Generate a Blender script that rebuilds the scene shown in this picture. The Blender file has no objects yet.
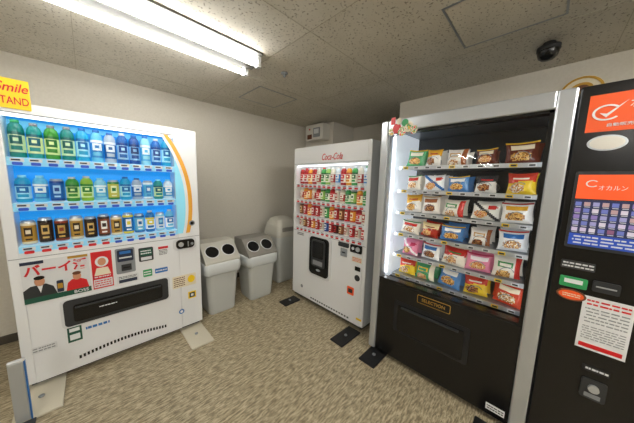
import bpy, bmesh, math, random
from mathutils import Vector, Matrix
random.seed(7)
S=bpy.context.scene
COL=S.collection
S.view_settings.view_transform='Standard'
S.view_settings.exposure=0.52

# ---------------------------------------------------------------- materials
MATS={}
def srgb(h):
    if isinstance(h,str):
        h=h.lstrip('#'); c=[int(h[i:i+2],16)/255 for i in (0,2,4)]
    else: c=h
    return tuple(((x/12.92) if x<=.04045 else ((x+.055)/1.055)**2.4) for x in c)+(1,)
def mat(name,col='#ffffff',rough=.5,metal=0,emit=0,ecol=None,coat=0):
    if name in MATS: return name
    m=bpy.data.materials.new(name); m.use_nodes=True
    b=m.node_tree.nodes['Principled BSDF']
    b.inputs['Base Color'].default_value=srgb(col)
    b.inputs['Roughness'].default_value=rough
    b.inputs['Metallic'].default_value=metal
    if coat: b.inputs['Coat Weight'].default_value=coat
    if emit:
        b.inputs['Emission Color'].default_value=srgb(ecol or col)
        b.inputs['Emission Strength'].default_value=emit
    MATS[name]=m
    return name
def glow_ink(col,emit=.18,rough=.3):  # emission put into the colour; on products it stands for display case light
    return mat('glow_ink_%s_%d'%(col.lstrip('#'),int(emit*100)),col,rough,emit=emit)
def printed(name,cols,scale=30,stretch=(1,1,1),rough=.35,emit=0):
    m=bpy.data.materials.new(name); m.use_nodes=True
    nt=m.node_tree; N=nt.nodes; L=nt.links; b=N['Principled BSDF']
    tc=N.new('ShaderNodeTexCoord'); mp=N.new('ShaderNodeMapping')
    mp.inputs['Scale'].default_value=stretch
    mp.inputs['Location'].default_value=(random.random()*9,random.random()*9,random.random()*9)
    nz=N.new('ShaderNodeTexNoise'); nz.inputs['Scale'].default_value=scale
    nz.inputs['Detail'].default_value=1.5
    cr=N.new('ShaderNodeValToRGB'); cr.color_ramp.interpolation='CONSTANT'
    n=len(cols)
    lo,hi=.33,.62
    els=cr.color_ramp.elements
    els[0].position=0; els[0].color=srgb(cols[0])
    els[1].position=lo+(hi-lo)/n*1.2; els[1].color=srgb(cols[1])
    for i in range(2,n):
        e=els.new(lo+(hi-lo)*i/(n-1)); e.color=srgb(cols[i])
    L.new(tc.outputs['Object'],mp.inputs['Vector']); L.new(mp.outputs['Vector'],nz.inputs['Vector'])
    L.new(nz.outputs['Fac'],cr.inputs['Fac']); L.new(cr.outputs['Color'],b.inputs['Base Color'])
    b.inputs['Roughness'].default_value=rough
    if emit:
        L.new(cr.outputs['Color'],b.inputs['Emission Color']); b.inputs['Emission Strength'].default_value=emit
    MATS[name]=m
    return name
def glass(name,tint='#ffffff',ior=1.45):
    m=bpy.data.materials.new(name); m.use_nodes=True
    nt=m.node_tree; N=nt.nodes; L=nt.links
    for n in list(N):
        if n.type!='OUTPUT_MATERIAL': N.remove(n)
    o=[n for n in N if n.type=='OUTPUT_MATERIAL'][0]
    t=N.new('ShaderNodeBsdfTransparent'); t.inputs[0].default_value=srgb(tint)
    g=N.new('ShaderNodeBsdfGlossy'); g.inputs['Roughness'].default_value=.015
    fr=N.new('ShaderNodeFresnel'); fr.inputs['IOR'].default_value=ior
    mx=N.new('ShaderNodeMixShader')
    L.new(fr.outputs[0],mx.inputs[0]); L.new(t.outputs[0],mx.inputs[1]); L.new(g.outputs[0],mx.inputs[2]); L.new(mx.outputs[0],o.inputs[0])
    MATS[name]=m
    return name
def surf(name,c1,c2,scale,stretch=(1,1,1),rough=.8,detail=6,bump=0,speck=None,lo=.35,hi=.65,c3=None):
    m=bpy.data.materials.new(name); m.use_nodes=True
    nt=m.node_tree; N=nt.nodes; L=nt.links; b=N['Principled BSDF']
    tc=N.new('ShaderNodeTexCoord'); mp=N.new('ShaderNodeMapping'); mp.inputs['Scale'].default_value=stretch
    nz=N.new('ShaderNodeTexNoise'); nz.inputs['Scale'].default_value=scale; nz.inputs['Detail'].default_value=detail
    cr=N.new('ShaderNodeValToRGB'); e=cr.color_ramp.elements
    e[0].position=lo; e[0].color=srgb(c1); e[1].position=hi; e[1].color=srgb(c2)
    if c3: x=e.new((lo+hi)/2); x.color=srgb(c3)
    L.new(tc.outputs['Object'],mp.inputs['Vector']); L.new(mp.outputs['Vector'],nz.inputs['Vector']); L.new(nz.outputs['Fac'],cr.inputs['Fac'])
    out=cr.outputs['Color']
    if speck:
        n2=N.new('ShaderNodeTexNoise'); n2.inputs['Scale'].default_value=speck[1]; n2.inputs['Detail'].default_value=3
        c2r=N.new('ShaderNodeValToRGB'); q=c2r.color_ramp.elements
        q[0].position=speck[2]; q[0].color=(0,0,0,1); q[1].position=speck[2]+.05; q[1].color=(1,1,1,1)
        mx=N.new('ShaderNodeMixRGB'); mx.inputs['Color2'].default_value=srgb(speck[0])
        mp2=N.new('ShaderNodeMapping'); mp2.inputs['Scale'].default_value=speck[3] if len(speck)>3 else (1,1,1)
        L.new(tc.outputs['Object'],mp2.inputs['Vector']); L.new(mp2.outputs['Vector'],n2.inputs['Vector'])
        L.new(n2.outputs['Fac'],c2r.inputs['Fac'])
        L.new(c2r.outputs['Color'],mx.inputs['Fac']); L.new(out,mx.inputs['Color1']); out=mx.outputs['Color']
    L.new(out,b.inputs['Base Color']); b.inputs['Roughness'].default_value=rough
    if bump:
        bp=N.new('ShaderNodeBump'); bp.inputs['Strength'].default_value=bump; bp.inputs['Distance'].default_value=.01
        L.new(nz.outputs['Fac'],bp.inputs['Height']); L.new(bp.outputs[0],b.inputs['Normal'])
    MATS[name]=m
    return name

surf('wall_paint','#d0cbbf','#d5d0c5',60,rough=.85,bump=.05)
surf('ceiling_board','#cbc6b9','#d2cdc1',5,rough=.95,speck=('#8f8a7d',75,.60))
surf('floor_vinyl','#82775f','#c6b99c',8,stretch=(2.4,11,1),rough=.42,detail=11,c3='#a99c80',lo=.38,hi=.62,speck=('#695e48',16,.59,(2.8,14,1)))
mat('baseboard_m','#4a443c',.5); mat('seam','#aaa493',.9)
mat('white','#e6e8ea',.3); mat('white2','#d9dcde',.4); mat('offwhite','#d8d5cc',.5)
mat('black','#0c0c0d',.25); mat('blackmat','#141416',.6); mat('darkgrey','#2c2e31',.4); mat('grey','#8b8f93',.4)
mat('silver','#c3c8cd',.28,.6); mat('silver2','#9aa0a6',.35,.7)
mat('red','#d01f26',.35); mat('orange','#ea5a24',.4,emit=.05); mat('green','#2f9a5a',.4); mat('dgreen','#11523f',.4)
mat('blue','#2a6fb8',.35); mat('yellow','#f4cf1c',.4); mat('cream','#e6ddc4',.5); mat('brown','#6a3d22',.5)
mat('arcorange','#e8a838',.35); mat('ltblue','#86cfe6',.35,emit=.15); mat('skyback','#168fd8',.5,emit=.42); mat('skyswoosh','#6cc4ea',.5,emit=.3)
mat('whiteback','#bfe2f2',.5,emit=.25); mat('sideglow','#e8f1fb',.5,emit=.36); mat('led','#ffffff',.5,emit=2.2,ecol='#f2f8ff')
mat('sodaback','#dfe0e0',.5,emit=.12)
mat('ledstrip','#ffffff',.5,emit=4.5,ecol='#f2f8ff')
mat('railblue','#8fd2ee',.35,emit=.18); mat('railwhite','#dfe1e3',.35,emit=.05)
mat('scrblue','#2448a8',.3,emit=.3); mat('scrorange','#f0582a',.3,emit=.25); mat('scrdark','#262c4e',.3,emit=.3)
mat('gold','#c79a3a',.35,.5); mat('tube','#ffffff',.4,emit=28,ecol='#fffcf6'); mat('tube_far','#ffffff',.4,emit=75,ecol='#fffcf6'); mat('fixture','#63635f',.5)
mat('inner','#3c4045',.5); mat('binbody','#bfc2bf',.5); mat('binlid','#c3c1b7',.5); mat('bindark','#8e8b84',.6); mat('bag','#cfd4d5',.35)
mat('plate','#cfc9b6',.5); mat('navy','#1c2740',.4); mat('skin','#c98f6c',.5)
glass('glass',ior=1.45)
glass('glass_thin',ior=1.2)

printed('price_print',['#20242a','#f4f6f8','#e9ecef'],150)
printed('sticker_fun',['#e23a30','#f6efdc','#3a9a5a','#e8b52b'],60)
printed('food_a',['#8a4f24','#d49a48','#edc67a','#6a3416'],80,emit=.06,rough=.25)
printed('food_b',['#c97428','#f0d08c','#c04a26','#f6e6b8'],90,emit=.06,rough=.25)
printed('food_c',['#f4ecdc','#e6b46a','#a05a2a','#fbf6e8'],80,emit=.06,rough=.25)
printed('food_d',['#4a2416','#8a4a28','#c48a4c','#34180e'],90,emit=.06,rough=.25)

# ---------------------------------------------------------------- builder
class B:
    def __init__(s,O=(0,0,0),U=(1,0,0),N=(0,-1,0)):
        s.O=Vector(O); s.U=Vector(U); s.N=Vector(N); s.V=Vector((0,0,1))
        s.v=[];s.f=[];s.mi=[];s.sm=[];s.ml=[]
    def P(s,u,v,n): return s.O+s.U*u+s.V*v+s.N*n
    def m(s,name):
        if name not in s.ml: s.ml.append(name)
        return s.ml.index(name)
    def add(s,vs,fs,mn,smooth=False):
        k=len(s.v); s.v+=[tuple(s.P(*q)) for q in vs]
        i=s.m(mn) if isinstance(mn,str) else None
        for j,f in enumerate(fs):
            s.f.append([a+k for a in f]); s.mi.append(i if i is not None else s.m(mn[j])); s.sm.append(smooth)
    def box(s,u0,u1,v0,v1,n0,n1,mn,bev=0,seg=2):
        if u0>u1:u0,u1=u1,u0
        if v0>v1:v0,v1=v1,v0
        if n0>n1:n0,n1=n1,n0
        if not bev:
            vs=[(u,v,n) for u in(u0,u1) for v in(v0,v1) for n in(n0,n1)]
            s.add(vs,[(0,1,3,2),(4,6,7,5),(0,4,5,1),(2,3,7,6),(0,2,6,4),(1,5,7,3)],mn); return
        bm=bmesh.new(); bmesh.ops.create_cube(bm,size=1)
        for w in bm.verts: w.co=Vector(((u0+u1)/2+w.co.x*(u1-u0),(v0+v1)/2+w.co.y*(v1-v0),(n0+n1)/2+w.co.z*(n1-n0)))
        bmesh.ops.bevel(bm,geom=list(bm.edges),offset=bev,segments=seg,affect='EDGES',profile=.5)
        bm.verts.index_update()
        s.add([tuple(w.co) for w in bm.verts],[[w.index for w in f.verts] for f in bm.faces],mn); bm.free()
    def prism(s,pts,n0,n1,mn):
        k=len(pts); vs=[(u,v,n0) for u,v in pts]+[(u,v,n1) for u,v in pts]
        fs=[list(range(k)),list(range(2*k-1,k-1,-1))]+[(i,(i+1)%k,k+(i+1)%k,k+i) for i in range(k)]
        s.add(vs,fs,mn)
    def strip(s,a,b,n0,n1,mn):
        for i in range(len(a)-1): s.prism([a[i],a[i+1],b[i+1],b[i]],n0,n1,mn)
    def disc(s,u,v,ru,rv,n0,n1,mn,seg=24):
        s.prism([(u+ru*math.cos(2*math.pi*i/seg),v+rv*math.sin(2*math.pi*i/seg)) for i in range(seg)],n0,n1,mn)
    def rrect(s,u0,u1,v0,v1,r,n0,n1,mn,seg=5):
        pts=[]
        for cu,cv,a in((u1-r,v1-r,0),(u0+r,v1-r,90),(u0+r,v0+r,180),(u1-r,v0+r,270)):
            for i in range(seg+1):
                t=math.radians(a+90*i/seg); pts.append((cu+r*math.cos(t),cv+r*math.sin(t)))
        s.prism(pts,n0,n1,mn)
    def rev(s,u,n,v0,prof,seg=14):
        vs=[];fs=[];mn=[]
        for r,h,_ in prof:
            for i in range(seg):
                a=2*math.pi*i/seg; vs.append((u+r*math.cos(a),v0+h,n+r*math.sin(a)))
        for j in range(len(prof)-1):
            for i in range(seg):
                fs.append((j*seg+i,j*seg+(i+1)%seg,(j+1)*seg+(i+1)%seg,(j+1)*seg+i)); mn.append(prof[j][2])
        fs.append(list(range(seg))); mn.append(prof[0][2])
        fs.append(list(range((len(prof)-1)*seg,len(prof)*seg))); mn.append(prof[-1][2])
        s.add(vs,fs,mn,True)
    def label(s,u,n,r,v0,v1,mn,half=.5,seg=6):
        vs=[];fs=[]
        for i in range(seg+1):
            a=math.pi/2-half+2*half*i/seg
            for vv in(v0,v1): vs.append((u+(r+.0012)*math.cos(a),vv,n+(r+.0012)*math.sin(a)))
        for i in range(seg): fs.append((2*i,2*i+2,2*i+3,2*i+1))
        s.add(vs,fs,mn,True)
    def bottle(s,u,n,v0,h,r,c,cap='white',e=.2):
        a,l,t=[glow_ink(x,e) for x in c]
        s.rev(u,n,v0,[(r*.88,0,a),(r,.008,a),(r,h*.14,l),(r,h*.18,l),(r,h*.60,t),(r,h*.68,a),(r*.97,h*.76,a),(r*.80,h*.86,a),(r*.50,h*.92,cap),(r*.52,h*.925,cap),(r*.52,h,cap)])
        s.label(u,n,r,v0+h*.36,v0+h*.58,t,.75); s.label(u,n,r+.001,v0+h*.20,v0+h*.31,a,.65); s.label(u,n,r+.001,v0+h*.43,v0+h*.52,l,.3)
    def can(s,u,n,v0,h,r,c,e=.16):
        a,l,t=[glow_ink(x,e) for x in c]
        s.rev(u,n,v0,[(r*.82,0,'silver'),(r,h*.05,t),(r,h*.14,a),(r,h*.80,t),(r,h*.9,'silver'),(r*.84,h*.96,'silver'),(r*.84,h,'silver')])
        s.label(u,n,r,v0+h*.36,v0+h*.72,l,.5); s.label(u,n,r+.001,v0+h*.46,v0+h*.62,t,.3); s.label(u,n,r,v0+h*.20,v0+h*.27,l,.42)
    def bagp(s,u,n,v0,w,h,t,c,food,lean=.0,style=0,full=True,yaw=0,roll=0):
        K=15 if full else 5; vs=[];fs=[];mn=[]
        base,title,acc=[glow_ink(x,.07,.22) for x in c]
        cy,sy=math.cos(yaw),math.sin(yaw); cr,sr=math.cos(roll),math.sin(roll)
        ph=random.uniform(0,6)
        for side in(1,-1):
            for j in range(K):
                y=-1+2*j/(K-1)
                for i in range(K):
                    x=-1+2*i/(K-1)
                    e=(max(0,1-abs(x)**2.6))**.6*(max(0,1-min(1,abs(y)*1.10)**2.6))**.6
                    pin=1-.10*(1-abs(y)**2)
                    hh=(y*.5+.5)*h*(1-.05*(1-x*x)*(1 if y>0 else 0))
                    lx=x*w/2*pin; ln=side*(t/2*e+.001)+.0035*e*math.sin(x*7+y*5+ph)*side
                    lx,hh=lx*cr-hh*sr,lx*sr+hh*cr
                    vs.append((u+lx*cy-ln*sy,v0+hh,n+lx*sy+ln*cy-lean*hh))
        for q in range(2):
            o=q*K*K
            for j in range(K-1):
                for i in range(K-1):
                    a=o+j*K+i; fs.append((a,a+1,a+K+1,a+K) if q==0 else (a,a+K,a+K+1,a+1))
                    x=(i+.5)/(K-1); y=(j+.5)/(K-1); m=base
                    if q==0 and full:
                        if style==0:
                            if .62<y<.84 and .15<x<.85: m=title
                            if ((x-.52)/.34)**2+((y-.33)/.22)**2<1: m=food
                            if y>.93: m=acc
                        elif style==1:
                            if y>.58+.08*math.sin(x*5): m=title
                            if .70<y<.82 and .2<x<.8: m=acc
                            if ((x-.62)/.30)**2+((y-.28)/.2)**2<1: m=food
                        elif style==2:
                            if x<.18: m=title
                            if .52<y<.80 and .3<x<.85: m=acc
                            if .60<y<.70 and .36<x<.78: m=base
                            if y<.40 and ((x-.6)/.28)**2+((y-.15)/.24)**2<1: m=food
                        else:
                            if abs(x-y)<.14: m=title
                            if ((x-.68)/.24)**2+((y-.30)/.22)**2<1: m=food
                            if ((x-.28)/.18)**2+((y-.74)/.12)**2<1: m=acc
                    mn.append(m)
        s.add(vs,fs,mn,True)
    def obj(s,name,parent=None):
        me=bpy.data.meshes.new(name); me.from_pydata(s.v,[],s.f)
        for x in s.ml: me.materials.append(MATS[x])
        me.polygons.foreach_set('material_index',s.mi); me.polygons.foreach_set('use_smooth',s.sm)
        bm=bmesh.new(); bm.from_mesh(me); bmesh.ops.recalc_face_normals(bm,faces=bm.faces); bm.to_mesh(me); bm.free()
        me.update()
        o=bpy.data.objects.new(name,me); COL.objects.link(o)
        if parent:
            o.parent=parent; o.matrix_parent_inverse=Matrix.Translation(-parent.location)
        return o
def empty(name,loc):
    e=bpy.data.objects.new(name,None); e.location=loc; e.empty_display_size=.1; COL.objects.link(e); return e
def text(b,s,u,v,n,w,h,mn,parent,name,shear=0,bold=0):
    cu=bpy.data.curves.new(name,'FONT'); cu.body=s; cu.size=1; cu.extrude=.004; cu.shear=shear; cu.offset=bold
    cu.align_x='CENTER'; cu.align_y='CENTER'; cu.materials.append(MATS[mn])
    o=bpy.data.objects.new(name,cu); COL.objects.link(o)
    bpy.context.view_layer.update()
    d=o.dimensions
    sx=w/max(d.x,.01); sy=h/max(d.y,.01)
    right=b.V.cross(b.N)
    M=Matrix((right,b.V,b.N)).transposed().to_4x4()
    M=Matrix.Translation(b.P(u,v,n))@M@Matrix.Diagonal((sx,sy,.3,1))
    o.parent=parent; o.matrix_parent_inverse=Matrix.Translation(-parent.location)
    o.matrix_basis=M
    return o
def lines(b,u0,u1,v0,v1,n,rows,mn,fill=.45):
    for r in range(rows):
        v=v1-(v1-v0)*(r+.5)/rows; hh=(v1-v0)/rows*fill/2; u=u0
        while u<u1-.004:
            L=min(random.uniform(.008,.03)*(u1-u0)/.12,u1-u)
            b.box(u,u+L*.8,v-hh,v+hh,n,n+.0008,mn); u+=L
def simple_box(name,x0,x1,y0,y1,z0,z1,mn):
    b=B(U=(1,0,0),N=(0,1,0)); b.box(x0,x1,z0,z1,y0,y1,mn); return b.obj(name)

# ---------------------------------------------------------------- room
H=2.35; YW=3.07; XR=-9.5
simple_box('floor',XR,3.4,-2.6,3.2,-.1,0,'floor_vinyl')
simple_box('ceiling',XR,3.4,-2.6,3.2,H,H+.1,'ceiling_board')
simple_box('wall_left',XR,2.75,YW,3.2,0,H,'wall_paint')
simple_box('wall_column',2.75,3.4,2.43,3.2,0,H,'wall_paint')
simple_box('wall_recess',3.27,3.4,1.30,2.43,0,H,'wall_paint')
simple_box('wall_right',2.62,3.4,-2.6,1.30,0,H,'wall_paint')
simple_box('wall_rear',XR-.1,XR,-2.6,3.2,0,H,'wall_paint')
simple_box('wall_near',XR,3.4,-2.7,-2.6,0,H,'wall_paint')
simple_box('baseboard_left',XR,2.74,YW-.012,YW,0,.07,'baseboard_m')
simple_box('baseboard_right',2.608,2.62,-2.6,1.30,0,.07,'baseboard_m')
simple_box('baseboard_column',2.738,2.75,2.43,YW-.012,0,.07,'baseboard_m')
b=B(U=(1,0,0),N=(0,1,0))
for x in(-4.5,-3.6,-2.7,-1.8,-.9,0,1.05,1.96): b.box(x,x+.003,H-.0015,H,-2.6,2.0 if x==1.96 else 3.07,'seam')
for y in(-1.6,-.22,1.15,2.02,2.7): b.box(XR,2.6,H-.0015,H,y,y+.003,'seam')
b.obj('trim_1')

def hatch(x0,x1,y0,y1):
    b=B(U=(1,0,0),N=(0,1,0)); w=.010
    z0,z1=H-.005,H-.0016
    b.box(x0,x1,z0,z1,y0,y0+w,'silver2');b.box(x0,x1,z0,z1,y1-w,y1,'silver2')
    b.box(x0,x0+w,z0,z1,y0+w,y1-w,'silver2');b.box(x1-w,x1,z0,z1,y0+w,y1-w,'silver2')
    b.box(x0+w+.003,x1-w-.003,H-.004,H-.0016,y0+w+.003,y1-w-.003,'ceiling_board')
    b.obj('ceiling_access_panel')
hatch(1.28,1.76,2.12,2.58); hatch(1.40,1.88,.02,.50)
b=B(U=(1,0,0),N=(0,1,0)); b.rev(1.28,1.72,H-.035,[(.008,0,'silver2'),(.014,.006,'silver2'),(.007,.012,'silver2'),(.007,.024,'silver2'),(.03,.027,'silver2'),(.03,.035,'silver2')]); b.obj('fire_sprinkler')

def fixture(x0,x1,yc,tm='tube_far'):
    e=empty('fluorescent_ceiling_light',((x0+x1)/2,yc,H))
    b=B(O=(0,0,0),U=(0,1,0),N=(1,0,0))
    prof=[(yc-.15,H),(yc-.15,H-.012),(yc-.055,H-.028),(yc-.03,H-.06),(yc+.03,H-.06),(yc+.055,H-.028),(yc+.15,H-.012),(yc+.15,H)]
    b.prism(prof,x0,x1,'fixture')
    for s in(-1,1):
        for xx in(x0,x1-.03): b.box(yc+s*.10-.022,yc+s*.10+.022,H-.09,H-.012,xx,xx+.03,'white2',.004)
    b.obj('housing',e)
    b=B(O=(0,0,0),U=(0,1,0),N=(1,0,0))
    for s in(-1,1): b.disc(yc+s*.10,H-.068,.0155,.0155,x0+.03,x1-.03,tm,12)
    b.obj('tubes',e)
fixture(-.24,.99,1.74,'tube')
fixture(-5.3,-4.07,1.76)
fixture(-8.3,-7.07,1.76)
fixture(-2.4,-1.15,-.9)  # unseen fixture, added to light the machine fronts
fixture(.2,1.4,-1.2)  # likewise an added fixture out of view, for front light

b=B(U=(1,0,0),N=(0,1,0))
b.rev(2.17,.09,H-.11,[(.006,0,'black'),(.03,.006,'black'),(.047,.022,'black'),(.054,.05,'black'),(.054,.06,'blackmat'),(.058,.062,'blackmat'),(.058,.085,'blackmat'),(.03,.09,'blackmat'),(.03,.11,'blackmat')],20)
b.obj('dome_security_camera')
b=B(O=(2.62,0,0),U=(0,1,0),N=(-1,0,0))
b.disc(-.10,2.12,.115,.115,0,.018,'cream',32)
for i in range(24):
    a0=2*math.pi*i/24;a1=2*math.pi*(i+1)/24
    b.prism([(-.10+r*math.cos(a),2.12+r*math.sin(a)) for r,a in((.112,a0),(.112,a1),(.098,a1),(.098,a0))],.018,.022,'gold')
b.disc(-.10,2.15,.055,.04,.018,.021,'gold',20); b.disc(-.10,2.15,.035,.022,.021,.023,'brown',20)
b.obj('round_wall_sign')
b=B(O=(2.75,0,0),U=(0,1,0),N=(-1,0,0))
b.box(2.50,2.88,2.08,2.32,0,.16,'offwhite',.008)
b.box(2.56,2.70,2.12,2.26,.16,.172,'grey'); b.box(2.58,2.68,2.17,2.24,.172,.176,'white2'); b.box(2.74,2.84,2.10,2.17,.16,.166,'brown'); b.disc(2.79,2.25,.012,.012,.16,.17,'red',12)
b.obj('wall_control_box')

# ---------------------------------------------------------------- left drink machine
LX0,LX1,LY=-.374,.708,2.237; D=.76
e=empty('drink_vending_machine',((LX0+LX1)/2,LY+D/2,0))
F=dict(O=(0,LY,0),U=(1,0,0),N=(0,-1,0))
b=B(**F)
wu0,wu1,wv0,wv1=-.325,.53,.93,1.765
b.box(LX0,LX1,.05,1.83,-D,-.16,'white',.006)
b.box(LX0,wu0,.05,1.83,-.16,0,'white',.005); b.box(wu1,LX1,.05,1.83,-.16,0,'white',.008)
b.box(wu0,wu1,wv1,1.83,-.16,0,'white'); b.box(wu0,wu1,.05,wv0,-.16,0,'white')
b.box(LX0+.02,LX1-.02,.02,.05,-D+.03,-.04,'darkgrey')
for uu in(LX0+.08,LX1-.08):
    for nn in(-.10,-D+.1): b.rev(uu,nn,0,[(.025,0,'grey'),(.025,.008,'grey'),(.012,.01,'grey'),(.012,.03,'grey')],10)
b.box(LX0+.004,LX1-.004,.895,.899,0,.0012,'grey')
b.box(LX0+.02,wu1,1.768,1.772,0,.003,'grey')
b.obj('cabinet',e)
b=B(**F)
def arc(off,v0=.935,v1=1.765,n=20):
    pts=[]
    for i in range(n+1):
        v=v0+(v1-v0)*i/n; t=(v-1.20)/.57
        pts.append((.655+off-.165*abs(t)**2.2,v))
    return pts
A=arc(0);A2=arc(-.032);A3=arc(-.055)
b.strip(A,A2,0,.004,'arcorange'); b.strip(A2,A3,0,.003,'white')
b.strip([(max(u,wu1),v) for u,v in A3],[(wu1,v) for u,v in A3],0,.002,'ltblue')
b.obj('curved_decal',e)
b=B(**F)
b.box(wu0,wu1,wv0,wv1,-.16,-.155,'skyback')
b.box(wu0,wu1,wv1-.012,wv1-.004,-.05,-.02,'led')
SH=(1.515,1.24,.97)
b.strip([(wu0+.86*i/12,1.66+.06*math.sin(i/12*3)) for i in range(13)],[(wu0+.855*i/12,1.75) for i in range(13)],-.155,-.153,'skyswoosh')
for zz in SH: b.box(wu0,wu1,zz-.012,zz,-.155,-.02,'whiteback')
for k,zz in enumerate(SH):
    b.box(wu0,wu1,zz-.05,zz-.002,-.02,-.004,'railblue')
    n=[12,12,12][k]
    for i in range(n):
        u=wu0+.04+(wu1-wu0-.08)*i/(n-1)
        b.box(u-.026,u+.026,zz-.026,zz-.006,-.004,-.001,'white2'); b.box(u-.022,u+.012,zz-.02,zz-.011,-.001,0,'navy')
        b.rrect(u-.020,u+.020,zz-.047,zz-.029,.006,-.004,.002,'scrblue' if k!=2 else ('scrblue' if i>5 else 'red'))
b.obj('display_shelves',e)
G={'teal':('#0f7a72','#bcd9b0','#0c5b58'),'teal2':('#1a8c88','#cfe0a8','#0b5f6d'),'green':('#3a8b2e','#cfe29a','#1f6a2a'),'lb':('#5fb8dc','#2f86c8','#e8f4fa'),
 'blue':('#1b5fa8','#9fcbe8','#123e86'),'water':('#86c8dc','#4aa8d4','#e4f4f8'),'navy':('#1a4a8e','#7fb0d8','#12306a'),'yel':('#c8bf4a','#e8eab8','#2a8138'),
 'wht':('#c8dae4','#3a98c8','#ffffff'),'cyan':('#1f9cc8','#a8e0f0','#0f68a8'),'lime':('#8cb42e','#dcebb0','#1f7c2a'),'org':('#e8a24a','#fbe0a0','#c0602a'),'silv':('#a0b0bf','#1e60a0','#e0e8ee')}
r1=['teal','teal2','green','teal','cyan','lb','silv','blue','navy','water','blue','cyan']
r2=['cyan','lb','blue','green','lime','water','yel','cyan','silv','lb','teal2','wht']
K={'br':('#3a2414','#d9b46a','#1b120c'),'bk':('#2c2018','#c79f4d','#8c3a22'),'gd':('#c2953f','#3a2512','#f0e2c0'),'nv':('#1c3f7a','#dfe3ea','#15264a'),
 'bl':('#1f6fae','#ffffff','#e8d23a'),'rd':('#8c4a2a','#f3efe6','#3a1f10'),'gn':('#2f8c4a','#f0ecd8','#145a2c'),'lb':('#6fbfe0','#ffffff','#1f6fae'),'wh':('#dfe4e6','#2a7fc0','#8fd0e8')}
r3=['gd','br','bk','gd','br','rd','gd','bl','lb','bl','wh','lb']
b=B(**F)
for k,(zz,row) in enumerate(((SH[0],r1),(SH[1],r2))):
    for i in range(12):
        u=wu0+.04+(wu1-wu0-.08)*i/11
        h=.228 if k==0 else .175
        h+=random.uniform(-.014,.004)
        if k==1 and i in(2,6,9): b.can(u,-.075,zz,.15,.0335,G[row[i]],.12)
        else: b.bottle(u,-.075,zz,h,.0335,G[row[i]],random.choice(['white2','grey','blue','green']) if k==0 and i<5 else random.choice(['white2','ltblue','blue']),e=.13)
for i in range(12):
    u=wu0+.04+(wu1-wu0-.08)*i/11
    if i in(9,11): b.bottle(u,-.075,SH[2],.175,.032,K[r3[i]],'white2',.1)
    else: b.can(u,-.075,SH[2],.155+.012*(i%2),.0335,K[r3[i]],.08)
b.obj('drink_samples',e)
b=B(**F); b.add([(wu0,wv0,-.0015),(wu1,wv0,-.0015),(wu1,wv1,-.0015),(wu0,wv1,-.0015)],[(0,1,2,3)],'glass_thin'); b.obj('display_window',e)
b=B(**F)
# beverage poster with two figures
b.box(-.33,-.03,.60,.875,0,.004,'white2'); b.box(-.33,-.03,.60,.635,.004,.006,'dgreen'); b.box(-.33,-.235,.852,.872,.004,.006,'navy'); b.box(-.13,-.035,.856,.872,.004,.006,'gold')
b.prism([(-.33,.635),(-.19,.635),(-.205,.69),(-.235,.715),(-.30,.71),(-.33,.685)],.004,.006,'darkgrey'); b.disc(-.26,.735,.022,.030,.006,.008,'skin'); b.disc(-.26,.76,.023,.013,.008,.009,'black'); b.prism([(-.272,.71),(-.248,.71),(-.26,.66)],.006,.008,'white')
b.prism([(-.15,.635),(-.04,.635),(-.05,.69),(-.08,.71),(-.12,.71),(-.14,.69)],.004,.006,'red'); b.disc(-.095,.728,.020,.026,.006,.008,'skin'); b.disc(-.095,.75,.021,.012,.008,.009,'brown')
b.rrect(-.19,-.16,.64,.72,.006,.004,.010,'navy'); b.rrect(-.187,-.163,.665,.70,.004,.010,.011,'gold')
b.box(-.02,.09,.60,.875,0,.004,'red'); b.disc(.035,.80,.036,.038,.004,.006,'white'); b.disc(.035,.80,.022,.028,.006,.008,'skin'); b.prism([(-.01,.70),(.08,.70),(.065,.755),(.005,.755)],.004,.007,'cream')
b.box(-.015,.085,.61,.67,.004,.006,'white2'); lines(b,-.01,.08,.615,.665,.006,3,'red'); lines(b,-.01,.08,.68,.695,.004,1,'white')
b.rrect(.11,.225,.68,.875,.01,0,.010,'grey'); b.rrect(.12,.215,.775,.865,.008,.010,.016,'navy'); b.box(.13,.205,.80,.81,.016,.02,'white2'); b.box(.135,.20,.835,.855,.016,.018,'blue'); b.box(.14,.2,.70,.75,.010,.016,'darkgrey'); b.box(.15,.19,.722,.728,.016,.018,'black')
b.rrect(.25,.345,.745,.855,.008,0,.008,'darkgrey'); b.box(.258,.337,.79,.845,.008,.010,'dgreen'); lines(b,.262,.333,.80,.84,.010,2,'white'); b.box(.262,.333,.755,.78,.008,.010,'white2')
b.rrect(.375,.455,.765,.85,.005,0,.006,'white'); b.box(.38,.45,.825,.845,.006,.008,'red'); lines(b,.385,.445,.772,.82,.006,4,'darkgrey')
b.rrect(.49,.675,.785,.895,.035,0,.008,'white2'); b.rrect(.51,.655,.80,.88,.03,.008,.018,'black'); b.disc(.545,.84,.02,.02,.018,.03,'silver'); b.box(.60,.606,.815,.86,.018,.024,'silver'); b.disc(.635,.835,.012,.012,.018,.024,'grey')
b.disc(.645,1.02,.024,.024,0,.006,'grey'); b.disc(.645,1.02,.014,.014,.006,.009,'black')
b.box(.11,.24,.60,.66,0,.005,'white2'); b.box(.12,.23,.605,.63,.005,.007,'navy'); lines(b,.12,.23,.635,.655,.005,2,'darkgrey')
b.rrect(.27,.33,.61,.67,.005,0,.002,'green'); lines(b,.275,.325,.62,.66,.002,2,'white'); b.rrect(.35,.44,.62,.66,.005,0,.002,'blue'); lines(b,.355,.435,.63,.65,.002,1,'white')
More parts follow.
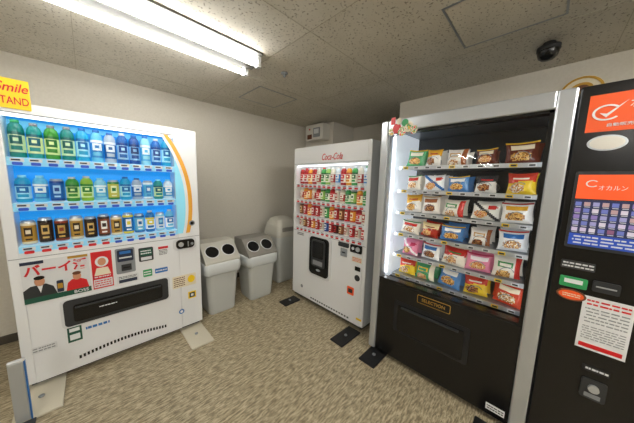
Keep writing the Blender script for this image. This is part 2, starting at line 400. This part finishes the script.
b.rrect(.47,.66,.44,.55,.008,0,.002,'cream'); lines(b,.48,.57,.45,.54,.002,5,'brown'); b.disc(.62,.50,.03,.035,.002,.003,'yellow'); b.box(.59,.655,.31,.375,0,.002,'yellow'); b.box(.60,.645,.32,.365,.002,.003,'darkgrey'); b.box(.612,.633,.332,.353,.003,.004,'white')
b.box(-.17,-.10,.255,.37,0,.003,'dgreen'); b.box(-.16,-.11,.27,.31,.003,.004,'white'); b.box(-.16,-.11,.33,.355,.003,.004,'white')
b.box(-.33,-.22,.255,.30,0,.002,'white2'); lines(b,-.325,-.225,.26,.295,.002,2,'grey')
b.disc(.53,.21,.022,.022,0,.003,'blue'); b.disc(.53,.21,.012,.012,.003,.004,'white')
lines(b,-.08,.05,.315,.335,0,1,'blue',.9)
for i in range(26):
    u=-.12+.52*i/25; v=.125+.025*math.sin(math.pi*i/25)
    b.box(u-.006,u+.006,v-.012,v+.012,0,.002,'black')
b.obj('control_panel',e)
b=B(**F)
b.rrect(-.19,.45,.365,.575,.03,0,.006,'white2'); b.rrect(-.175,.435,.375,.565,.025,.006,.010,'darkgrey'); b.rrect(-.13,.39,.40,.525,.02,.010,.016,'black'); b.box(-.12,.38,.505,.513,.016,.03,'darkgrey')
lines(b,.0,.10,.46,.475,.016,1,'white')
b.obj('dispenser_flap',e)
fb=B(**F)
text(fb,'バーイ活',-.18,.805,.0055,.28,.075,'red',e,'poster_lettering',0,.03)
text(fb,'BOSS',-.08,.617,.0075,.07,.02,'white',e,'poster_caption')

e=empty('promotional_sign',(-.28,LY-.01,1.78))
b=B(O=(0,LY-.006,0),U=(1,0,0),N=(0,-1,0))
b.box(-.375,-.205,1.79,1.955,-.004,0,'yellow',.0015); b.box(-.33,-.25,1.832,1.836,-.06,-.004,'yellow')
b.obj('panel',e)
text(b,'Smile',-.272,1.905,.001,.12,.05,'red',e,'lettering',.3,.01); text(b,'STAND',-.272,1.832,.001,.12,.042,'red',e,'lettering_lower',0,.008)

def plate(x0,x1,y0,y1,mn,name='anchor_plate'):
    b=B(U=(1,0,0),N=(0,1,0)); b.box(x0,x1,0,.014,y0,y1,mn,.004)
    b.rev((x0+x1)/2,(y0+y1)/2,.014,[(.014,0,'silver2'),(.014,.008,'silver2')],6)
    b.obj(name)
plate(-.40,-.20,1.96,2.30,'plate'); plate(.52,.70,1.93,2.30,'plate')

# ---------------------------------------------------------------- bins
def bin_(xc,yc,w,d,h,hood,style):
    e=empty('recycling_bin',(xc,yc,0))
    def ring(z,ww,dd,r,yo=0,n=5):
        pts=[]
        for cx,cy,a in((ww/2-r,dd/2-r,0),(-ww/2+r,dd/2-r,90),(-ww/2+r,-dd/2+r,180),(ww/2-r,-dd/2+r,270)):
            for i in range(n+1):
                t=math.radians(a+90*i/n); pts.append((xc+cx+r*math.cos(t),z,yc+cy+r*math.sin(t)+yo))
        return pts
    def loft(rings,mn,name,sm=False):
        b=B(U=(1,0,0),N=(0,1,0)); k=len(rings[0]); vs=sum(rings,[]); fs=[list(range(k)),list(range((len(rings)-1)*k,len(rings)*k))]
        for j in range(len(rings)-1):
            for i in range(k): fs.append((j*k+i,j*k+(i+1)%k,(j+1)*k+(i+1)%k,(j+1)*k+i))
        b.add(vs,fs,mn,sm); return b.obj(name,e)
    loft([ring(0,w*.74,d*.74,.04),ring(.02,w*.78,d*.78,.045),ring(h*.9,w*.95,d*.95,.05),ring(h*.905,w,d,.05),ring(h,w*1.02,d*1.02,.05)],'binbody','body')
    hm='binlid' if style!=1 else 'bindark'
    b=B(O=(0,yc,0),U=(1,0,0),N=(0,-1,0))
    if style<2:
        rr=[]
        for zz,s_ in((h*.80,1.02),(h*.84,1.07),(h*.93,1.09),(h*1.0,1.08),(h*1.03,1.02)):
            R_=ring(zz,w*s_,d*s_,.055)
            R_=[(x,z+.012*math.sin(i*2.3) if zz<h*.82 else z,y) for i,(x,z,y) in enumerate(R_)]
            rr.append(R_)
        loft(rr,'bag','liner_bag',True)
        x0,x1=xc-w*.5,xc+w*.5; z=h*1.02; zt=h+hood
        n1=d*.5;n2=d*.02
        vs=[(x0,z,n1),(x1,z,n1),(x1,z,-d*.5),(x0,z,-d*.5),(x0,z+.02,n1),(x1,z+.02,n1),(x1,zt,n2),(x0,zt,n2),(x1,zt,-d*.5),(x0,zt,-d*.5)]
        fs=[(0,1,2,3),(0,1,5,4),(4,5,6,7),(7,6,8,9),(9,8,2,3),(0,4,7,9,3),(1,5,6,8,2)]
        b.add(vs,fs,hm)
        dn=n1-n2; dz=zt-z-.02; L=math.hypot(dn,dz)
        def slope(cu,cv,ru,rv,off,mm,sq=False):
            pts=[]
            for i in range(24):
                a=2*math.pi*i/24
                t=cv+rv*math.sin(a)/L
                pts.append((cu+ru*math.cos(a),z+.02+dz*t+off*dn/L,n1-dn*t+off*dz/L))
            b.add(pts,[list(range(24))],mm)
        for sx in(-1,1):
            cu=xc+sx*w*.235
            slope(cu,.5,w*.205,w*.205,.003,'white2' if style==0 else 'white2'); slope(cu,.5,w*.18,w*.18,.006,'black')
    else:
        loft([ring(h,w*1.04,d*1.04,.05),ring(h+.03,w*1.04,d*1.04,.05),ring(h+hood*.6,w*.92,d*.92,.06),ring(h+hood*.88,w*.74,d*.74,.06),ring(h+hood,w*.45,d*.45,.05)],'binlid','domed_lid')
        b.rrect(xc-w*.3,xc+w*.3,h+.05,h+hood*.5,.02,d*.40,d*.50,'bindark')
    b.obj('hood',e)
bin_(.95,2.47,.36,.36,.55,.20,0)
bin_(1.42,2.46,.38,.36,.53,.20,1)
bin_(1.93,2.64,.36,.36,.66,.26,2)

# ---------------------------------------------------------------- soda machine
CX,CY0,CY1,CH=1.738,1.085,2.126,1.796; D=.74
e=empty('soda_vending_machine',(CX+D/2,(CY0+CY1)/2,0))
F=dict(O=(CX,0,0),U=(0,1,0),N=(-1,0,0))
b=B(**F)
wu0,wu1,wv0,wv1=1.125,2.085,.865,1.60
b.box(CY0,CY1,.06,CH,-D,-.14,'white',.006)
b.box(CY0,wu0,.06,CH,-.14,0,'white',.006); b.box(wu1,CY1,.06,CH,-.14,0,'white',.006)
b.box(wu0,wu1,wv1,CH,-.14,0,'white'); b.box(wu0,wu1,.06,wv0,-.14,0,'white')
b.box(CY0+.02,CY1-.02,.025,.06,-D+.03,-.03,'darkgrey')
for uu in(CY0+.08,CY1-.08):
    for nn in(-.10,-D+.1): b.rev(uu,nn,0,[(.025,0,'grey'),(.025,.008,'grey'),(.012,.01,'grey'),(.012,.03,'grey')],10)
b.box(CY0+.01,CY1-.01,1.615,1.619,0,.0015,'grey'); b.box(CY0+.01,CY1-.01,.845,.849,0,.0015,'grey')
b.obj('cabinet',e)
b=B(**F)
b.box(wu0,wu1,wv0,wv1,-.14,-.135,'sodaback')
b.box(wu0,wu1,wv1-.012,wv1-.004,-.05,-.02,'led')
rows=[(1.395,.178),(1.215,.145),(1.035,.145),(.890,.12)]
for zz,_ in rows:
    b.box(wu0,wu1,zz-.008,zz,-.135,-.02,'railwhite')
    b.box(wu0,wu1,zz-.038,zz-.001,-.02,-.004,'railwhite')
    for i in range(14):
        u=wu0+.04+(wu1-wu0-.08)*i/13
        b.box(u-.024,u+.024,zz-.017,zz-.004,-.004,-.001,'white2'); b.box(u-.015,u+.02,zz-.013,zz-.008,-.001,0,'darkgrey'); b.rrect(u-.018,u+.018,zz-.035,zz-.019,.005,-.004,.002,'red')
b.obj('display_shelves',e)
Q={0:('#a3141a','#efe9e2','#c81c22'),1:('#4b1712','#c3242a','#250b08'),2:('#3b9a4c','#eef2df','#1c5e2c'),3:('#d0c9b8','#a8342f','#e9e4d8'),4:('#3c3a3b','#b9b4aa','#202021'),
 5:('#e0962a','#fff3d2','#c23b1a'),6:('#8fb95a','#f5f5e6','#2b6e37'),7:('#3059a0','#e8ecf2','#1e357e'),8:('#c9d8e0','#3a7fc0','#eef3f5'),9:('#8a4a22','#e8cf9a','#5a2c10')}
pat=[[0,0,5,0,3,2,6,3,8,0,5,2,3,8],[3,5,5,3,0,6,2,0,3,3,2,6,5,2],[9,0,5,0,0,3,2,5,0,9,0,5,0,3],[3,9,0,5,0,3,7,0,1,9,3,0,3,0]]
b=B(**F)
for k,(zz,h) in enumerate(rows):
    for i in range(14):
        u=wu1-.04-(wu1-wu0-.08)*i/13
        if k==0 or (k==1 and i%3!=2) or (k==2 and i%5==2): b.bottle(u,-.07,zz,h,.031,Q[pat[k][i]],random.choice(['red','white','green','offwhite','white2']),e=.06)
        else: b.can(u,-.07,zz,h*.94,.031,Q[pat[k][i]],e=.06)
b.obj('drink_samples',e)
b=B(**F); b.add([(wu0,wv0,-.0015),(wu1,wv0,-.0015),(wu1,wv1,-.0015),(wu0,wv1,-.0015)],[(0,1,2,3)],'glass_thin'); b.obj('display_window',e)
b=B(**F)
b.rrect(1.50,1.84,.375,.85,.05,0,.012,'white2'); b.rrect(1.525,1.815,.40,.825,.045,.012,.018,'black')
b.rrect(1.57,1.77,.50,.80,.03,.018,.030,'darkgrey'); b.rrect(1.59,1.75,.60,.78,.02,.030,.036,'black'); b.box(1.60,1.74,.52,.57,.030,.034,'grey'); b.disc(1.67,.46,.03,.012,.018,.022,'silver')
b.rrect(1.28,1.41,.795,.84,.01,0,.008,'darkgrey'); b.rrect(1.13,1.26,.77,.845,.012,0,.012,'black'); b.disc(1.17,.81,.022,.022,.012,.02,'silver'); b.disc(1.225,.81,.014,.014,.012,.018,'white2')
b.box(1.30,1.38,.70,.78,0,.004,'grey'); b.box(1.32,1.36,.735,.745,.004,.006,'black')
b.box(1.13,1.24,.68,.73,0,.002,'cream'); lines(b,1.135,1.235,.685,.725,.002,3,'red'); b.rrect(1.20,1.28,.34,.42,.01,0,.002,'orange'); b.box(1.215,1.265,.36,.40,.002,.003,'darkgrey')
b.disc(1.17,.53,.03,.03,0,.002,'darkgrey'); b.box(1.14,1.20,.60,.64,0,.003,'black')
b.box(1.93,2.05,.79,.835,0,.003,'white2'); lines(b,1.935,2.045,.795,.83,.003,2,'darkgrey')
b.box(1.10,1.16,.12,.14,0,.002,'yellow')
b.disc(1.95,.18,.02,.02,0,.002,'grey')
for i in range(16): b.box(1.25+i*.035,1.27+i*.035,.085,.10,0,.002,'darkgrey')
b.obj('control_panel',e)
text(B(**F),'Coca-Cola',1.545,1.672,.002,.27,.065,'red',e,'header_lettering',.35,.0)
plate(1.50,1.72,1.95,2.08,'blackmat'); plate(1.46,1.74,1.10,1.24,'blackmat')

# ---------------------------------------------------------------- snack machine
RX,RY0,RY1,RH=1.639,-.057,.942,1.884; D=.84
e=empty('snack_vending_machine',(RX+D/2,.3,0))
F=dict(O=(RX,0,0),U=(0,1,0),N=(-1,0,0))
b=B(**F)
wu0,wu1,wv0,wv1=.012,.885,.66,1.80
b.box(RY0,RY1,.04,RH-.01,-D,-D+.05,'blackmat')
b.box(RY1-.03,RY1-.004,.04,RH-.01,-D+.05,-.07,'silver2'); b.box(RY0,RY0+.02,.04,RH-.01,-D+.05,-.07,'blackmat')
b.box(RY0+.02,RY1-.03,RH-.04,RH-.01,-D+.05,-.07,'silver2'); b.box(RY0+.02,RY1-.03,.04,.62,-D+.05,-.07,'blackmat')
b.box(wu1,RY1,.04,RH,-.065,.02,'silver',.008); b.box(RY0,wu0,.04,RH,-.065,.02,'silver',.008)
b.box(wu0,wu1,wv1,RH,-.065,.02,'silver',.006)
b.box(wu0,wu1,.04,wv0,-.065,.006,'black',.004)
b.box(wu0,wu0+.018,wv0,wv1,-.06,.004,'black'); b.box(wu1-.012,wu1,wv0,wv1,-.06,.004,'silver2'); b.box(wu0,wu1,wv1-.014,wv1,-.06,.004,'black'); b.box(wu0,wu1,wv0,wv0+.014,-.06,.005,'black')
b.rrect(.24,.74,.28,.53,.015,.006,.010,'blackmat'); b.rrect(.27,.71,.30,.50,.012,.010,.014,'black'); b.box(.30,.68,.485,.497,.014,.03,'darkgrey')
b.rrect(.36,.575,.575,.635,.008,.006,.008,'gold'); b.rrect(.364,.571,.579,.631,.007,.008,.0095,'black')
b.box(.03,.12,.075,.115,.006,.009,'white'); lines(b,.035,.115,.08,.11,.009,2,'darkgrey')
for uu in(RY0+.08,RY1-.08):
    for nn in(-.10,-D+.1): b.rev(uu,nn,0,[(.025,0,'grey'),(.025,.01,'grey'),(.015,.012,'grey'),(.015,.042,'grey')],10)
b.obj('cabinet',e)
b=B(**F)
b.box(wu0,wu1+.02,.62,1.84,-.62,-.61,'inner')
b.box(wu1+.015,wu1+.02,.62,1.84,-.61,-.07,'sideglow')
b.box(wu0-.025,wu0-.02,.62,1.84,-.61,-.07,'darkgrey')
b.box(wu1-.022,wu1-.008,wv0+.03,wv1-.02,-.075,-.062,'ledstrip')
b.box(wu0-.018,wu0-.004,wv0+.03,wv1-.02,-.09,-.07,'ledstrip')  # added glowing strip, hidden behind the frame to light the packets
shelves=[1.565,1.385,1.21,1.035,.86,.69]
for zz in shelves:
    b.box(wu0,wu1-.03,zz-.02,zz-.012,-.60,-.14,'silver2')
    b.box(wu0+.01,wu1-.035,zz-.032,zz-.006,-.14,-.13,'silver')
    for i in range(10):
        u=wu0+.06+(wu1-wu0-.15)*i/9
        b.box(u-.018,u+.018,zz-.029,zz-.010,-.13,-.127,'yellow' if i%4==1 else 'white2'); b.box(u-.014,u+.012,zz-.025,zz-.015,-.127,-.126,'darkgrey')
b.obj('shelves',e)
b=B(**F)
colsR=[[.745,.615,.47,.30,.12],[.75,.60,.44,.285,.115],[.74,.60,.455,.27,.11],[.75,.605,.45,.275,.115],[.74,.58,.42,.27,.12],[.745,.60,.43,.265,.105]]
SC=[('#ece6d6','#c8342c','#3c8a46'),('#f0cc34','#d8402c','#f6efdc'),('#b3301e','#f2d9a0','#7a201a'),('#f1eee6','#e0a82c','#b3352b'),('#6a3424','#e8d8b8','#f0c43a'),('#eef0f0','#2d6fb3','#d13d33'),
    ('#e6e4da','#3a3a3c','#c9302c'),('#e88aa8','#fdf3f3','#c5345b'),('#efe9de','#9a5a32','#c9a06a'),('#d94a2c','#fff0cf','#a82e18'),('#4aa36a','#f0ecd4','#f0c43a'),('#4a84c0','#f4f4f0','#f0c43a')]
chart=[[10,3,8,4,4],[0,5,11,6,1],[3,8,0,6,3],[0,2,11,8,5],[7,5,0,7,0],[1,10,11,1,9]]
sty=[[0,1,2,0,0],[0,3,0,1,1],[1,0,2,3,0],[0,1,0,2,0],[3,0,1,0,2],[1,2,0,1,0]]
foods=['food_a','food_b','food_c','food_d']
for r,zz in enumerate(shelves):
    for c,u in enumerate(colsR[r]):
        w=random.uniform(.11,.155); h=random.uniform(.09,.14)
        if r>=4 or c==4: w=random.uniform(.135,.16); h=random.uniform(.115,.145)
        cc=SC[chart[r][c]]; fd=foods[(r*2+c*3)%4]
        nq=3 if (r+c)%4 else 2
        for q in range(nq):
            b.bagp(u+random.uniform(-.006,.006),-.19-q*.085,zz-.008+random.uniform(0,.004),w,h,.055,cc,fd,.25,sty[r][c],q==0,random.uniform(-.22,.22),random.uniform(-.07,.07))
b.obj('snack_packets',e)
b=B(**F)
for r_,zz in enumerate(shelves):
    for u in colsR[r_]:
        R=.035; r=.0025; n=70; ring=[]
        for i in range(n+1):
            t=i/n; a=t*2*math.pi*6
            c=(u+R*math.cos(a),zz+.028+R*math.sin(a),-.15-.42*t)
            ring.append([(c[0]+r*math.cos(a)*math.cos(x),c[1]+r*math.sin(a)*math.cos(x),c[2]+r*math.sin(x)) for x in(0,2.09,4.19)])
        vs=sum(ring,[]); fs=[]
        for i in range(n):
            for j in range(3): fs.append((i*3+j,i*3+(j+1)%3,(i+1)*3+(j+1)%3,(i+1)*3+j))
        b.add(vs,fs,'silver2',True)
b.obj('vending_coils',e)
b=B(**F); b.add([(wu0,wv0,-.002),(wu1,wv0,-.002),(wu1,wv1,-.002),(wu0,wv1,-.002)],[(0,1,2,3)],'glass'); b.obj('display_window',e)
b=B(**F)
for i,(u,v,r,m) in enumerate(((.855,1.80,.026,'sticker_fun'),(.815,1.82,.032,'red'),(.775,1.795,.030,'sticker_fun'),(.73,1.82,.034,'cream'),(.69,1.795,.026,'sticker_fun'),(.755,1.85,.024,'green'),(.80,1.865,.02,'cream'))):
    b.disc(u,v,r,r*1.1,.0205+.001*i,.0215+.001*i,m,14)
b.disc(.73,1.82,.022,.022,.0275,.029,'sticker_fun',14)
b.box(.83,.862,1.85,1.90,.021,.024,'red')
b.obj('character_stickers',e)
text(B(**F),'SELECTION',.467,.605,.010,.15,.022,'gold',e,'panel_lettering')
plate(1.46,1.70,.79,.93,'blackmat'); plate(1.38,1.60,.02,.16,'blackmat')

# payment tower
e=empty('payment_kiosk',(RX+.3,-.26,0))
b=B(**F)
p0,p1=-.47,-.062
b.box(p0,p1,.04,RH,-.70,.0,'black',.008); b.box(p0+.02,p1-.02,0,.04,-.68,-.05,'blackmat')
b.box(-.31,-.095,1.675,1.835,0,.004,'orange')
b.disc(-.165,1.625,.058,.034,0,.004,'silver'); b.disc(-.165,1.625,.05,.028,.004,.006,'offwhite')
b.rrect(-.33,-.09,1.14,1.50,.008,0,.006,'darkgrey'); b.box(-.32,-.10,1.375,1.485,.006,.008,'scrorange'); b.box(-.32,-.10,1.155,1.37,.006,.008,'scrdark')
for r in range(5):
    for c in range(8):
        b.box(-.312+c*.027,-.312+c*.027+.019,1.222+r*.030,1.222+r*.030+.018,.008,.009,glow_ink(random.choice(['#c9bfd8','#8a78b8','#b89a9a','#9a9ac8','#8a5a7a','#d0ccda','#6a78c0']),.15))
        b.box(-.312+c*.027,-.312+c*.027+.017,1.216+r*.030,1.219+r*.030,.008,.009,'white2')
b.box(-.32,-.10,1.155,1.21,.008,.0095,'scrblue'); lines(b,-.31,-.11,1.16,1.205,.0095,3,'white2')
b.rrect(-.20,-.09,1.035,1.075,.006,0,.004,'darkgrey'); lines(b,-.195,-.095,1.04,1.07,.004,2,'white2')
b.rrect(-.185,-.095,.945,.995,.006,0,.008,'green'); b.box(-.17,-.11,.965,.985,.008,.010,'white')
b.rrect(-.28,-.20,.95,1.0,.006,0,.01,'darkgrey'); b.box(-.27,-.21,.972,.978,.01,.012,'silver')
b.disc(-.14,.905,.05,.028,0,.004,'brown'); b.disc(-.14,.905,.042,.022,.004,.006,'orange'); lines(b,-.17,-.11,.895,.915,.006,2,'cream')
b.box(-.33,-.18,.66,.92,0,.003,'white'); lines(b,-.32,-.19,.79,.87,.003,5,'grey',.35); lines(b,-.32,-.19,.71,.78,.003,6,'grey',.35); lines(b,-.32,-.19,.875,.91,.003,2,'red'); b.box(-.32,-.19,.67,.69,.003,.004,'red')
b.rrect(-.30,-.22,.42,.52,.01,0,.006,'darkgrey'); b.disc(-.26,.48,.018,.018,.006,.018,'silver'); b.box(-.285,-.235,.43,.45,.006,.008,'grey')
b.box(-.30,-.215,.555,.585,0,.003,'blackmat'); lines(b,-.295,-.22,.56,.58,.003,1,'white2')
b.obj('tower',e)
f=B(**F)
b=B(**F)
for i in range(22):
    a0=math.radians(40+280*i/22);a1=math.radians(40+280*(i+1)/22)
    b.prism([(-.15-rr*math.cos(a),1.755+rr*.8*math.sin(a)) for rr,a in((.042,a0),(.042,a1),(.034,a1),(.034,a0))],.004,.007,'white')
b.prism([(-.13,1.755),(-.15,1.735),(-.205,1.80),(-.15,1.75)],.004,.007,'white')
b.obj('logo',e)
text(f,'オカルン',-.255,1.78,.006,.09,.035,'white',e,'brand_lettering'); text(f,'オカルン',-.205,1.425,.009,.08,.02,'white',e,'screen_lettering')
text(f,'自動販売機',-.20,1.70,.006,.09,.014,'white',e,'small_lettering')
b=B(**F)
for i in range(14):
    a0=math.radians(40+280*i/14);a1=math.radians(40+280*(i+1)/14)
    b.prism([(-.145-rr*math.cos(a),1.445+rr*.8*math.sin(a)) for rr,a in((.020,a0),(.020,a1),(.015,a1),(.015,a0))],.008,.010,'white')
b.obj('screen_logo',e)

# slim metal stand at lower left
b=B(O=(-.335,1.96,0),U=(1,0,0),N=(0,-1,0))
b.box(-.045,.012,.012,.38,-.02,.0,'silver',.006); b.box(.012,.018,.012,.38,-.018,.002,'blue',.002); b.box(-.045,.018,.38,.392,-.02,.004,'white2',.004); b.box(-.06,.03,0,.012,-.06,.06,'darkgrey',.003)
b.obj('metal_floor_stand')

# ---------------------------------------------------------------- camera
f,pi,ro,ya,h=228.3519,0.1271,0.0282,0.7827,1.4159
Fv=Vector((math.cos(ya),math.sin(ya),0)); R=Vector((math.sin(ya),-math.cos(ya),0)); U=Vector((0,0,1))
F2=Fv*math.cos(pi)-U*math.sin(pi); U2=U*math.cos(pi)+Fv*math.sin(pi)
r=R*math.cos(ro)+U2*math.sin(ro); u=U2*math.cos(ro)-R*math.sin(ro)
M=Matrix((r,u,-F2)).transposed().to_4x4(); M.translation=Vector((0,0,h))
cam=bpy.data.cameras.new('camera'); cam.lens=f*36/634; cam.sensor_width=36; cam.clip_start=.02
co=bpy.data.objects.new('camera',cam); COL.objects.link(co); co.matrix_world=M
S.camera=co
w=bpy.data.worlds.new('world'); S.world=w; w.use_nodes=True
w.node_tree.nodes['Background'].inputs[0].default_value=(.8,.85,.9,1); w.node_tree.nodes['Background'].inputs[1].default_value=.2
